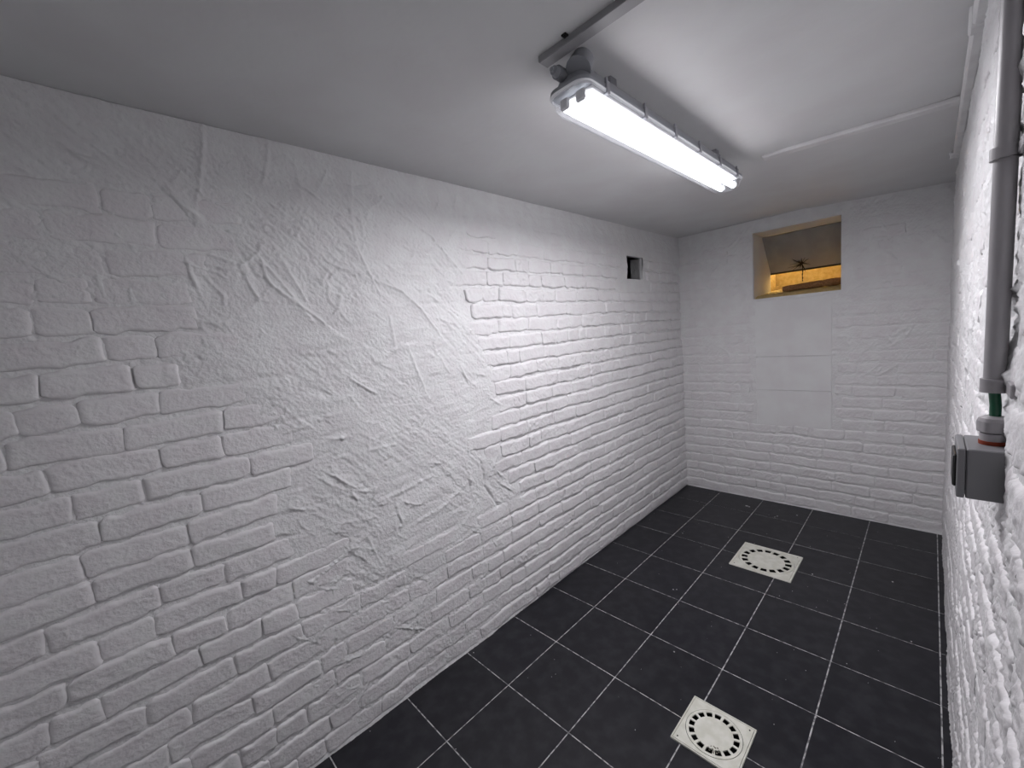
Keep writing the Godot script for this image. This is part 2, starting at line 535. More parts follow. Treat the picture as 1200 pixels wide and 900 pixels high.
# ------------------------------------------------------------------ floor drain
func drain(where: Vector3, side: float, r_groove: float, r_out: float, r_in: float, lip: float, label: String, grime: bool) -> void:
	var root := base("floor_drain", where)
	tag(root, label, "drain", "floor drains")
	var h := side * 0.5
	# square frame
	var f := Buf.new()
	var th := 0.006
	for s in [-1.0, 1.0]:
		f.box(Vector3(0, th * 0.5 - 0.004, s * (h - lip * 0.5)), Vector3(side, th + 0.008, lip), 0.0015)
		f.box(Vector3(s * (h - lip * 0.5), th * 0.5 - 0.004, 0), Vector3(lip, th + 0.008, side - lip * 2.0), 0.0015)
	put(f, "frame", M.drain, root)
	# plate between the frame and the round grate
	var top := 0.0052
	var hi := h - lip - 0.0012
	var pl := Buf.new()
	var g := Buf.new()
	var n_slot := 16
	var per := 10
	var tot := n_slot * per
	for k in tot:
		var a0 := TAU * k / tot; var a1 := TAU * (k + 1) / tot
		var d0 := Vector3(cos(a0), 0, sin(a0)); var d1 := Vector3(cos(a1), 0, sin(a1))
		var up := Vector3(0, top, 0); var dn := Vector3(0, top - 0.0035, 0)
		var e0 := hi / maxf(absf(d0.x), absf(d0.z)); var e1 := hi / maxf(absf(d1.x), absf(d1.z))
		var rg := r_groove + 0.0008
		pl.quad(d0 * rg + up, d1 * rg + up, d1 * e1 + up, d0 * e0 + up, Vector3.UP)
		pl.quad(d0 * rg + up, d1 * rg + up, d1 * rg + dn, d0 * rg + dn, -d0)
		pl.quad(d0 * e0 + up, d1 * e1 + up, d1 * e1 + dn, d0 * e0 + dn, d0)
		# round grate
		var rq := r_groove - 0.0009
		var gt := Vector3(0, top + 0.0006, 0)
		g.quad(d0 * r_out + gt, d1 * r_out + gt, d1 * rq + gt, d0 * rq + gt, Vector3.UP)
		g.quad(d0 * rq + gt, d1 * rq + gt, d1 * rq + dn, d0 * rq + dn, d0)
		g.flat(gt, d0 * r_in + gt, d1 * r_in + gt, Vector3.UP)
		var slot := (k % per) >= 3
		if not slot:
			g.quad(d0 * r_in + gt, d1 * r_in + gt, d1 * r_out + gt, d0 * r_out + gt, Vector3.UP)
			if k % per == 0: g.quad(d0 * r_in + gt, d0 * r_out + gt, d0 * r_out + dn, d0 * r_in + dn, d0 - d1)
			if k % per == 2: g.quad(d1 * r_in + gt, d1 * r_out + gt, d1 * r_out + dn, d1 * r_in + dn, d1 - d0)
		else:
			g.quad(d0 * r_in + gt, d1 * r_in + gt, d1 * r_in + dn, d0 * r_in + dn, d0)
			g.quad(d0 * r_out + gt, d1 * r_out + gt, d1 * r_out + dn, d0 * r_out + dn, -d0)
	put(pl, "plate", M.drain, root)
	put(g, "grate", M.drain, root)
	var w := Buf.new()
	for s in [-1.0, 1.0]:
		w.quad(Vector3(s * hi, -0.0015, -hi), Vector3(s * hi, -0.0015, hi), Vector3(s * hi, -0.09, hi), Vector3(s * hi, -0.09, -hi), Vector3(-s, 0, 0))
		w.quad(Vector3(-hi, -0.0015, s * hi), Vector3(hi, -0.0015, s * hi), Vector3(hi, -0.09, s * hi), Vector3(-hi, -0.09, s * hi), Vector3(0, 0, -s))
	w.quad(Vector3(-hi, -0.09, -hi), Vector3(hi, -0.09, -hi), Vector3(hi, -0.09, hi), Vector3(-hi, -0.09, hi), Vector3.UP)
	put(w, "sump", M.unlit_black, root)  # pit coloured black so the slots above it look unlit
	# screw heads in two corners, grit caught on the grate
	for c in [Vector3(-hi + 0.012, top, hi - 0.012), Vector3(hi - 0.012, top, -hi + 0.012)]:
		var s := Buf.new()
		s.tube([c + Vector3(0, -0.002, 0), c + Vector3(0, 0.0012, 0)], 0.0028, 8)
		put(s, "screw", M.dark_metal, root)
	if grime:
		var rng := RandomNumberGenerator.new(); rng.seed = 5
		var q := Buf.new()
		for k in 14:
			var a := rng.randf_range(0.9, 1.5); var r := rng.randf_range(0.6, 1.0) * r_out
			q.box(Vector3(cos(a) * r, top + 0.0016, sin(a) * r), Vector3(rng.randf_range(0.002, 0.006), 0.002, rng.randf_range(0.002, 0.005)), 0.0006)
		var o := put(q, "grit", M.grit, root)
		tag(o, "", "", "", "stuff")

func materials() -> void:
	var cloud := noise_image(256, 3, 0.012, 4)
	var fine := noise_image(512, 7, 0.045, 5)
	var speck := noise_image(512, 11, 0.09, 3, FastNoiseLite.TYPE_CELLULAR)
	var fine_t := ImageTexture.create_from_image(fine)
	var white := tinted(cloud, Color(0.886, 0.882, 0.886), Color(0.902, 0.906, 0.906))
	M.paint = tri_mat(0.46, white, 1.7, fine_t, 0.22)
	M.paint.uv1_scale = Vector3.ONE / 0.42
	M.paint.metallic_specular = 0.5
	M.paint_brick = tri_mat(0.46, tinted(cloud, Color(0.888, 0.878, 0.885), Color(0.904, 0.902, 0.905)), 0.42, fine_t, 0.17)
	var white_c := tinted(cloud, Color(0.84, 0.838, 0.84), Color(0.858, 0.86, 0.862))
	M.ceiling = tri_mat(0.62, white_c, 1.4, fine_t, 0.05)
	M.smooth_paint = tri_mat(0.5, white, 0.9, fine_t, 0.06)
	M.trunking = mat(0.42, Color(0.62, 0.62, 0.63))
	M.trunking_painted = tri_mat(0.5, tinted(cloud, Color(0.86, 0.855, 0.86), Color(0.90, 0.90, 0.90)), 0.5, fine_t, 0.05)
	# black tiles with a dusty film
	var dust := noise_image(512, 21, 0.018, 5)
	for k in 3:
		var t := tri_mat(0.34, tinted(noise_image(512, 21 + k * 5, 0.02, 5), Color(0.118, 0.120, 0.142).darkened(0.05 * k), Color(0.172, 0.174, 0.192).darkened(0.03 * k), 0.3, 0.8), 0.9, ImageTexture.create_from_image(dust), 0.02)
		t.metallic_specular = 0.42
		M["tile_%d" % k] = t
	M.grout = tri_mat(0.85, tinted(dust, Color(0.46, 0.46, 0.47), Color(0.76, 0.76, 0.76), 0.3, 0.55), 0.35)
	M.drain = tri_mat(0.4, tinted(cloud, Color(0.83, 0.83, 0.78), Color(0.88, 0.88, 0.84)), 0.2)
	M.unlit_black = mat(0.95, Color(0.03, 0.03, 0.03))  # black put in for the unlit depth of vent duct and drain sump
	M.dark_metal = mat(0.5, Color(0.12, 0.12, 0.12), 0.5)
	M.grit = mat(0.9, Color(0.55, 0.53, 0.49))
	M.body = mat(0.5, Color(0.60, 0.61, 0.63))
	M.steel = mat(0.35, Color(0.66, 0.66, 0.68), 0.8)
	M.holder = mat(0.4, Color(0.86, 0.86, 0.86))
	M.reflector = mat(0.35, Color(0.93, 0.93, 0.93))
	M.glass = mat(0.08, Color(0.97, 0.97, 1.0, 0.10))
	M.glass.transparency = BaseMaterial3D.TRANSPARENCY_ALPHA
	M.rim = mat(0.25, Color(0.92, 0.92, 0.93))
	M.rim.backlight_enabled = true
	M.rim.backlight = Color(0.9, 0.9, 0.9)
	M.tube = mat(0.3, Color(0.95, 0.95, 0.95))
	M.tube.emission_enabled = true
	M.tube.emission = Color(0.96, 0.97, 1.0)
	M.tube.emission_energy_multiplier = 2.2
	M.pipe = mat(0.38, Color(0.60, 0.59, 0.60))
	M.box = mat(0.45, Color(0.47, 0.47, 0.48))
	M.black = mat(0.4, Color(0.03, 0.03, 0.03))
	M.green = mat(0.4, Color(0.02, 0.30, 0.20))
	M.rust = mat(0.85, Color(0.52, 0.20, 0.09))
	M.ochre = tri_mat(0.8, tinted(noise_image(256, 31, 0.03, 4), Color(0.85, 0.75, 0.52), Color(0.90, 0.81, 0.60)), 0.35, fine_t, 0.6)
	M.stone = tri_mat(0.9, tinted(noise_image(256, 33, 0.05, 4), Color(0.62, 0.45, 0.30), Color(0.76, 0.58, 0.40)), 0.25, fine_t, 0.8)
	M.board = tri_mat(0.7, tinted(cloud, Color(0.60, 0.60, 0.60), Color(0.66, 0.66, 0.65)), 0.5, fine_t, 0.08)
	M.weed = mat(0.9, Color(0.07, 0.065, 0.06))
	M.flake = mat(0.8, Color(0.78, 0.78, 0.78))
	M.ground = mat(0.9, Color(0.5, 0.48, 0.44))

func _ready() -> void:
	# ---------------- camera
	var cam := Camera3D.new()
	cam.name = "camera"
	cam.fov = rad_to_deg(2.0 * atan(450.0 / FOCAL))
	cam.near = 0.02
	add_child(cam)
	cam.position = CAM
	cam.rotation = CAM_ROT
	cam.current = true
	# ---------------- sky, sun, exposure
	var env := Environment.new()
	var sm := ProceduralSkyMaterial.new()
	sm.sky_top_color = Color(0.42, 0.56, 0.76)
	sm.sky_horizon_color = Color(0.74, 0.78, 0.80)
	sm.ground_bottom_color = Color(0.3, 0.28, 0.25)
	sm.ground_horizon_color = Color(0.6, 0.6, 0.58)
	var sky := Sky.new(); sky.sky_material = sm
	env.sky = sky
	env.background_mode = Environment.BG_SKY
	env.tonemap_mode = Environment.TONE_MAPPER_LINEAR
	env.tonemap_exposure = 1.62
	env.sdfgi_enabled = true; env.ssao_enabled = true; env.ssil_enabled = true
	var we := WorldEnvironment.new(); we.name = "environment"; we.environment = env
	add_child(we)
	var sun := DirectionalLight3D.new()
	sun.name = "sun"
	sun.light_color = Color(1.0, 0.95, 0.84)
	sun.light_energy = 11.0
	sun.light_angular_distance = 0.6
	sun.shadow_enabled = true
	add_child(sun)
	sun.look_at_from_position(Vector3.ZERO, Vector3(-0.35, -1.0, -0.42), Vector3.RIGHT)
	# ---------------- the tubes' light: below the clear cover and at both its sides
	var fx := 0.588; var fz := -0.535; var fy := 2.16; var fl := 1.27; var fw := 0.128
	for s in [[Vector3(fx, fy - 0.052, fz), Vector3(0, -1, 0), Vector2(0.09, 1.16), 1.25], [Vector3(fx - 0.072, fy - 0.022, fz), Vector3(-1, 0, 0), Vector2(0.03, 1.16), 0.046], [Vector3(fx + 0.072, fy - 0.022, fz), Vector3(1, 0, 0), Vector2(0.03, 1.16), 0.046]]:
		var al := AreaLight3D.new()
		al.name = "tube_light"
		al.light_color = Color(0.992, 0.980, 1.0)
		al.light_energy = s[3]
		al.area_size = s[2]
		al.area_normalize_energy = true
		al.area_range = 12.0
		al.shadow_enabled = true
		add_child(al, true)
		var dir: Vector3 = s[1]
		al.global_transform = Transform3D(Basis(dir.cross(Vector3.BACK).normalized() * -1.0, Vector3.BACK, -dir).orthonormalized(), s[0])
		if al.global_basis.determinant() < 0.0: al.global_basis.x = -al.global_basis.x

	n_low.seed = 1; n_low.frequency = 0.018; n_low.fractal_octaves = 2
	n_mid.seed = 2; n_mid.frequency = 0.03; n_mid.fractal_octaves = 2
	n_fine.seed = 3; n_fine.frequency = 0.055; n_fine.fractal_octaves = 3
	n_cell.seed = 4; n_cell.frequency = 0.03; n_cell.noise_type = FastNoiseLite.TYPE_CELLULAR
	n_cell.cellular_return_type = FastNoiseLite.RETURN_CELL_VALUE
	n_cell.domain_warp_enabled = true; n_cell.domain_warp_amplitude = 30.0
	materials()
	walls()
	floor_and_ceiling()
	window_hatch()
	fitting(fx, fy, fz, fw, fl)
	ceiling_fixtures()
	right_wall_things()
	small_things()

func walls() -> void:
	# upright joints seen on the left wall, in the photograph's pixels
	var tl := []
	for q in [[47, 450], [90, 480], [145, 513], [55, 560], [188, 532], [83, 593], [168, 570], [117, 615], [97, 660], [53, 747], [187, 697], [117, 760], [235, 585], [220, 618], [202, 757], [237, 773], [283, 693], [323, 677]]: tl.append(q)
	for q in [[220, 265], [105, 315], [275, 345], [375, 340], [470, 330], [85, 385], [205, 395], [335, 390], [430, 390], [525, 395], [100, 460], [255, 455], [380, 450], [470, 450], [555, 445], [85, 530], [215, 515], [340, 510], [450, 500], [528, 495], [130, 585], [275, 580], [340, 570], [390, 575], [437, 550], [545, 550], [120, 660], [285, 640], [410, 615], [500, 600], [135, 720], [255, 695], [350, 680], [450, 670], [490, 655], [572, 640], [200, 775], [345, 730], [435, 720], [490, 715], [535, 705], [410, 785], [500, 765], [585, 745]]:
		tl.append([560 + q[0] / 3.75, 240 + q[1] / 3.75])
	for q in [[175, 155], [390, 110], [475, 75], [570, 45], [210, 215], [425, 165], [520, 130], [275, 260], [385, 225], [470, 190], [550, 165], [190, 360], [405, 280], [490, 245], [580, 215], [345, 360], [285, 430], [395, 395], [480, 355], [555, 330], [345, 475], [310, 560], [265, 640], [365, 585], [140, 700], [420, 615], [105, 780], [155, 835], [260, 755], [375, 680], [205, 870], [310, 800], [415, 740]]:
		tl.append([560 + q[0] / 3.75, 440 + q[1] / 3.75])
	for q in [[85, 270], [185, 265], [255, 260], [335, 265], [405, 270], [55, 340], [148, 335], [235, 325], [370, 320], [440, 310], [75, 400], [170, 390], [210, 380], [245, 380], [290, 375], [362, 370], [10, 460], [125, 450], [215, 440], [295, 430], [365, 425], [105, 510], [190, 500], [270, 485], [350, 470], [60, 580], [155, 560], [245, 545], [395, 520], [465, 505], [115, 640], [205, 615], [285, 600], [345, 590], [440, 570], [95, 715], [185, 690], [265, 660], [345, 640], [395, 620], [40, 795], [140, 770], [230, 740], [380, 680], [180, 820], [265, 780], [410, 740]]:
		tl.append([690 + q[0] / 4.615, 300 + q[1] / 4.615])
	# ridges left by the trowel, in pixels: [points, half width, height, step]
	var st := [
		[[[475, 256], [502, 277], [530, 309], [550, 332]], 0.004, 0.0035, 0.003],
		[[[410, 200], [410, 247], [417, 290], [435, 327], [467, 340], [490, 360], [512, 390]], 0.005, 0.004, 0.004],
		[[[420, 252], [425, 277]], 0.004, 0.003],
		[[[455, 372], [461, 402]], 0.004, 0.004, 0.003],
		[[[480, 415], [487, 435], [496, 455]], 0.004, 0.004, 0.003],
		[[[410, 465], [417, 475]], 0.004, 0.004],
		[[[562, 542], [567, 570], [585, 597]], 0.006, -0.009],
		[[[430, 527], [462, 520]], 0.005, 0.004],
		[[[430, 512], [431, 528]], 0.004, 0.003],
		[[[293, 722], [350, 690], [392, 658], [429, 625]], 0.0045, 0.0045, 0.004],
		[[[429, 627], [446, 662]], 0.0045, 0.0035],
		[[[454, 660], [481, 637]], 0.0045, 0.0035],
		[[[313, 167], [312, 190], [307, 217]], 0.0045, 0.0045],
		[[[343, 190], [352, 233]], 0.0045, 0.004],
		[[[333, 183], [343, 195]], 0.0045, 0.004],
		[[[238, 163], [237, 187], [233, 227]], 0.005, 0.005, 0.004],
		[[[233, 227], [262, 244], [280, 250]], 0.005, 0.004],
		[[[277, 293], [300, 327]], 0.005, -0.004],
		[[[245, 299], [272, 308]], 0.005, 0.005],
		[[[313, 313], [350, 357], [377, 377]], 0.005, 0.005, 0.005],
		[[[327, 300], [357, 350]], 0.004, 0.004, 0.003],
		[[[337, 553], [367, 537], [393, 527]], 0.004, -0.003],
		[[[235, 320], [262, 348], [262, 360]], 0.005, 0.004],
		[[[155, 290], [165, 315]], 0.004, 0.003],
		[[[115, 325], [122, 348]], 0.0045, 0.0045],
		[[[98, 260], [100, 277], [115, 282], [170, 284]], 0.005, -0.003],
		[[[0, 250], [60, 262], [130, 272]], 0.005, -0.003],
		[[[0, 356], [60, 354], [120, 352]], 0.005, -0.004],
		[[[0, 393], [40, 394], [72, 392]], 0.004, -0.005],
		[[[500, 345], [540, 372], [575, 388]], 0.004, 0.0025],
		[[[457, 310], [500, 312], [560, 316]], 0.004, -0.0025],
		[[[340, 505], [380, 488], [405, 482]], 0.004, 0.003],
		[[[437, 590], [470, 575], [505, 557]], 0.005, 0.0035],
		[[[488, 610], [520, 590], [545, 565]], 0.005, 0.004, 0.003],
		[[[380, 640], [400, 612], [440, 605]], 0.005, 0.003],
		[[[400, 700], [440, 690], [470, 672]], 0.005, 0.004],
	]
	var hole := Rect2(-1.988, 1.872, 0.244, 0.167)
	var us := lines(-2.66, -0.45, 0.0085, [hole.position.x, hole.end.x])
	us.append_array(lines(-0.45, 1.45, 0.005, []).slice(1))
	us.append_array(lines(1.45, ZN, 0.05, []).slice(1))
	var vs := lines(0.0, YC, 0.0058, [hole.position.y, hole.end.y])
	var wl := masonry("L", "wall_left", -2.66, 1.62, us, vs, hole, [hole.grow(0.035)], 0.0090, tl, 41, st, 0.9)
	# lining of the vent hole: painted at its mouth, coloured black further in for the unlit depth
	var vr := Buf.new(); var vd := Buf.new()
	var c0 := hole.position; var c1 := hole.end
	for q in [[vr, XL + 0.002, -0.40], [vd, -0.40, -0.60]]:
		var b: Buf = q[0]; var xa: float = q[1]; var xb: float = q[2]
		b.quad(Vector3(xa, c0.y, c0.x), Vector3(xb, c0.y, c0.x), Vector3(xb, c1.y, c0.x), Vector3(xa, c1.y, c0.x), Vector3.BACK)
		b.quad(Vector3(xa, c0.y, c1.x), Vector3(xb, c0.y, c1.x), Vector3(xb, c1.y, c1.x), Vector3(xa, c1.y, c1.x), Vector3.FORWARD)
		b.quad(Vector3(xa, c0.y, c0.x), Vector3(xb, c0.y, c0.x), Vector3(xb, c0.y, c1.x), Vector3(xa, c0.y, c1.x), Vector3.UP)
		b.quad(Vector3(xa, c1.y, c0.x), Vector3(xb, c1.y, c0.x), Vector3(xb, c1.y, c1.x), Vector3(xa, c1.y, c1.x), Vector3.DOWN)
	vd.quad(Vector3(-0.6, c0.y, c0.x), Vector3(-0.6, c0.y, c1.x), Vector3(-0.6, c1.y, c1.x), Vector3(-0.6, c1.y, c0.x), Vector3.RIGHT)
	put(vr, "vent_mouth", M.smooth_paint, wl)
	put(vd, "vent_duct", M.unlit_black, wl)

	# far wall with the window opening and, below it, the smooth blocked-up bay
	var open := Rect2(0.283, 1.648, 0.549, 0.51)
	var bay := Rect2(0.297, 0.64, 0.484, 0.985)
	var wf := masonry("F", "wall_far", XL, XR, lines(XL, XR, 0.0075, [open.position.x, open.end.x]), lines(0.0, YC, 0.0075, [open.position.y, open.end.y]), open, [open.grow(0.02), bay.grow(-0.002)], 0.0105, [], 77, [
		[[[993, 381], [1030, 382], [1070, 378], [1112, 377]], 0.005, -0.005],
		[[[1100, 390], [1108, 378]], 0.005, -0.004],
		[[[985, 396], [993, 396]], 0.004, -0.004],
		[[[960, 515], [1000, 508], [1040, 512], [1108, 512]], 0.005, -0.004],
		[[[872, 494], [905, 505], [960, 515]], 0.006, -0.006],
		[[[1064, 412], [1085, 404]], 0.006, 0.004],
	], 0.6)
	var ys := [0.64, 0.925, 1.19, 1.625]
	for k in 3:
		var b := Buf.new()
		b.box(Vector3(bay.get_center().x, (ys[k] + ys[k + 1]) * 0.5, ZF - 0.0005), Vector3(bay.size.x, ys[k + 1] - ys[k] - 0.003, 0.022), 0.002)
		put(b, "block", M.smooth_paint, wf)

	# right wall
	var rs := [
		[[[1190, 330], [1192, 440], [1191, 600]], 0.01, 0.006],
	]
	var ur := lines(-2.66, -1.2, 0.011, [])
	ur.append_array(lines(-1.2, 0.45, 0.007, []).slice(1))
	ur.append_array(lines(0.45, ZN, 0.05, []).slice(1))
	masonry("R", "wall_right", -2.66, 0.6, ur, lines(0.0, YC, 0.0075, []), Rect2(), [], 0.0065, [], 93, rs, -0.3)

	var wn := Buf.new()
	wn.box(Vector3((XL + XR) * 0.5, YC * 0.5, ZN + 0.15), Vector3(XR - XL + 0.6, YC, 0.3))
	tag(put(wn, "wall_near", M.smooth_paint), "", "", "", "structure")

func floor_and_ceiling() -> void:
	var fb := Buf.new()
	var dr := [Rect2(0.630, -0.457, 0.227, 0.227), Rect2(0.422, -1.84, 0.328, 0.322)]
	# bed of grout, split round the two drain pits
	var zs := [ZF - 0.3, dr[1].position.y, dr[1].end.y, dr[0].position.y, dr[0].end.y, ZN + 0.3]
	for k in 5:
		var spans := [[XL - 0.3, XR + 0.3]]
		if k == 1: spans = [[XL - 0.3, dr[1].position.x], [dr[1].end.x, XR + 0.3]]
		if k == 3: spans = [[XL - 0.3, dr[0].position.x], [dr[0].end.x, XR + 0.3]]
		for s in spans:
			fb.box(Vector3((s[0] + s[1]) * 0.5, -0.0507, (zs[k] + zs[k + 1]) * 0.5), Vector3(s[1] - s[0], 0.098, zs[k + 1] - zs[k]))
	for d in dr:
		fb.quad(Vector3(d.position.x, -0.0997, d.position.y), Vector3(d.end.x, -0.0997, d.position.y), Vector3(d.end.x, -0.0997, d.end.y), Vector3(d.position.x, -0.0997, d.end.y), Vector3.UP)
	var fl := put(fb, "floor", M.grout)
	tag(fl, "", "", "", "structure")
	var rng := RandomNumberGenerator.new(); rng.seed = 8
	var xs := [XL, 0.0, T, T * 2, T * 3, T * 4, XR + 0.01]
	var g := 0.0023
	for i in xs.size() - 1:
		var z := -8 * T
		while z < ZN:
			var a := Vector2(xs[i] + (g if i > 0 else -0.02), maxf(z + g, ZF - 0.02)); var c := Vector2(xs[i + 1] - g, minf(z + T - g, ZN))
			var poly := PackedVector2Array([a, Vector2(c.x, a.y), c, Vector2(a.x, c.y)])
			for d in dr:
				if d.intersects(Rect2(a, c - a)):
					var cut := PackedVector2Array([d.position, Vector2(d.end.x, d.position.y), d.end, Vector2(d.position.x, d.end.y)])
					var got := Geometry2D.clip_polygons(poly, cut)
					if got.size() > 0: poly = got[0]
			var b := Buf.new()
			tile(b, poly, rng.randf_range(-0.0004, 0.0004), -0.0045, 0.0007)
			put(b, "tile", M["tile_%d" % rng.randi_range(0, 2)], fl)
			z += T
	# ceiling slab, with a board let in at the far right that hangs a little lower
	var cb := Buf.new()
	var nu := 40; var nv := 90
	var p := PackedVector3Array()
	for j in nv:
		for i in nu:
			var x := lerpf(XL - 0.02, XR + 0.02, i / (nu - 1.0)); var z := lerpf(ZF - 0.02, ZN, j / (nv - 1.0))
			p.append(Vector3(x, YC + n_low.get_noise_2d(x * 60.0, z * 60.0 + 900.0) * 0.005, z))
	cb.grid(p, nu, nv, Vector3.DOWN)
	cb.box(Vector3((XL + XR) * 0.5, YC + 0.12, (-2.97 + ZN) * 0.5), Vector3(XR - XL + 0.6, 0.2, ZN + 2.97 + 0.3))
	var ce := put(cb, "ceiling", M.ceiling)
	tag(ce, "", "", "", "structure")
	var bb := Buf.new()
	var q := [Vector3(0.712, 2.2445, -1.25), Vector3(XR + 0.01, 2.238, -1.33), Vector3(XR + 0.01, 2.203, ZF - 0.01), Vector3(0.636, 2.2445, ZF - 0.01)]
	bb.quad(q[0], q[1], q[2], q[3], Vector3.DOWN)
	for k in 4:
		var a: Vector3 = q[k]; var c: Vector3 = q[(k + 1) % 4]
		bb.quad(a, c, Vector3(c.x, YC + 0.01, c.z), Vector3(a.x, YC + 0.01, a.z), (a + c) * 0.5 - Vector3(1.0, 2.25, -1.95))
	put(bb, "ceiling_board", M.ceiling, ce)

func window_hatch() -> void:
	var x0 := 0.283; var x1 := 0.832; var y0 := 1.648; var y1 := 2.158
	var zb := -3.36
	# painted reveals
	var w := Buf.new()
	w.box(Vector3(x0 - 0.018, (y0 + y1) * 0.5 + 0.02, -2.905), Vector3(0.044, y1 - y0 + 0.16, 0.495), 0.003)
	w.box(Vector3(x1 + 0.018, (y0 + y1) * 0.5 + 0.02, -2.905), Vector3(0.044, y1 - y0 + 0.16, 0.495), 0.003)
	w.box(Vector3((x0 + x1) * 0.5, y1 + 0.018, -2.795), Vector3(x1 - x0 - 0.006, 0.044, 0.275), 0.003)
	var wn := put(w, "window_1", M.smooth_paint)
	tag(wn, "", "", "", "structure")
	# rough sloping sill
	var nu := 30; var nv := 14
	var p := PackedVector3Array()
	for j in nv:
		for i in nu:
			var x := lerpf(x0 - 0.005, x1 + 0.005, i / (nu - 1.0)); var z := lerpf(ZF + 0.004, zb, j / (nv - 1.0))
			var y := y0 + (ZF - z) * 0.10 + n_mid.get_noise_2d(x * 300.0, z * 300.0) * 0.010 + 0.012 * sstep(-2.66, -2.75, z)
			if j == 0: y = y0 - 0.02
			p.append(Vector3(x, y, z))
	var s := Buf.new()
	s.grid(p, nu, nv, Vector3.UP)
	put(s, "sill", M.ochre, wn)
	# hatch board hung from the head, its foot swung outwards
	var b := Buf.new()
	b.box(Vector3.ZERO, Vector3(x1 - x0 + 0.004, 0.375, 0.018), 0.002)
	var h := put(b, "hatch", M.board, wn)
	var ta := Vector3((x0 + x1) * 0.5, 2.150, -2.915); var tb := Vector3((x0 + x1) * 0.5, 1.865, -3.165)
	var up := (ta - tb).normalized()
	h.transform = Transform3D(Basis(Vector3.RIGHT, up, Vector3.RIGHT.cross(up)), (ta + tb) * 0.5)
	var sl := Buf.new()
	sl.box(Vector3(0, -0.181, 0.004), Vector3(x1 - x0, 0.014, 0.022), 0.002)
	put(sl, "foot_shadow", M.black, h)  # black strip added for the shadow along the hatch's lower edge
	# light well outside
	var l := Buf.new()
	var yt := 2.95
	l.box(Vector3((x0 + x1) * 0.5, (1.4 + yt) * 0.5, zb - 0.1), Vector3(1.2, yt - 1.4, 0.2))
	l.box(Vector3(x0 - 0.14, (1.4 + yt) * 0.5, (zb - 3.145) * 0.5), Vector3(0.27, yt - 1.4, absf(zb + 3.145)))
	l.box(Vector3(x1 + 0.14, (1.4 + yt) * 0.5, (zb - 3.145) * 0.5), Vector3(0.27, yt - 1.4, absf(zb + 3.145)))
	l.box(Vector3((x0 + x1) * 0.5, 1.5, (zb - 2.95) * 0.5), Vector3(x1 - x0 + 0.3, 0.2, absf(zb + 2.95)))
	var lw := put(l, "wall_light_well", M.ochre)
	tag(lw, "", "", "", "structure")
	# weathered rough slab on the sill
	var k := Buf.new()
	var rings := []
	for q in 15:
		var t := q / 14.0
		var ring := PackedVector3Array()
		for a in 14:
			var an := TAU * a / 14.0
			var sq := 1.0 / pow(pow(absf(cos(an)), 5.0) + pow(absf(sin(an)), 5.0), 0.2)
			var e := 0.86 if q == 0 or q == 14 else 1.0
			var bump := 1.0 + 0.16 * n_mid.get_noise_2d(t * 260.0, an * 40.0)
			ring.append(Vector3((t - 0.5) * 0.37, sin(an) * sq * 0.026 * e * bump * (0.8 + 0.3 * t), cos(an) * sq * 0.05 * e * bump))
		rings.append(ring)
	k.loft(rings)
	var pk := put(k, "weathered_slab", M.stone)
	pk.position = Vector3(0.60, 1.722, -2.99)
	pk.rotation = Vector3(0.09, 0.06, 0.03)
	tag(pk, "weathered brown slab lying on the sill of the small window", "plank")
	# dead weed caught at the hatch's foot
	var rng := RandomNumberGenerator.new(); rng.seed = 12
	var c := hit(940, 309, 2, -3.12)
	var wd := base("dead_weed", c)
	tag(wd, "small black dead weed hanging at the lower edge of the window hatch", "weed")
	var tw := Buf.new()
	for q in 34:
		var d := Vector3(rng.randf_range(-1, 1), rng.randf_range(-0.8, 1), rng.randf_range(0.0, 0.7)).normalized()
		var ln := rng.randf_range(0.03, 0.085)
		var side := Vector3(rng.randf_range(-1, 1), rng.randf_range(-1, 1), rng.randf_range(-0.2, 0.6)) * 0.018
		tw.tube([Vector3(0, 0, 0.02) + d * 0.004, Vector3(0, 0, 0.02) + d * ln * 0.55 + side * 0.4, Vector3(0, 0, 0.02) + d * ln + side], [0.0022, 0.0018, 0.0008], 5)
	put(tw, "twigs", M.weed, wd)
	var st := Buf.new()
	var path := []
	var rads := []
	for q in 12:
		path.append(Vector3(rng.randf_range(-0.004, 0.004) + 0.005, 0.01 - q * 0.014, 0.022))
		rads.append(0.0022 + 0.0022 * (q % 2))
	st.tube(path, rads, 6)
	put(st, "stem", M.weed, wd)

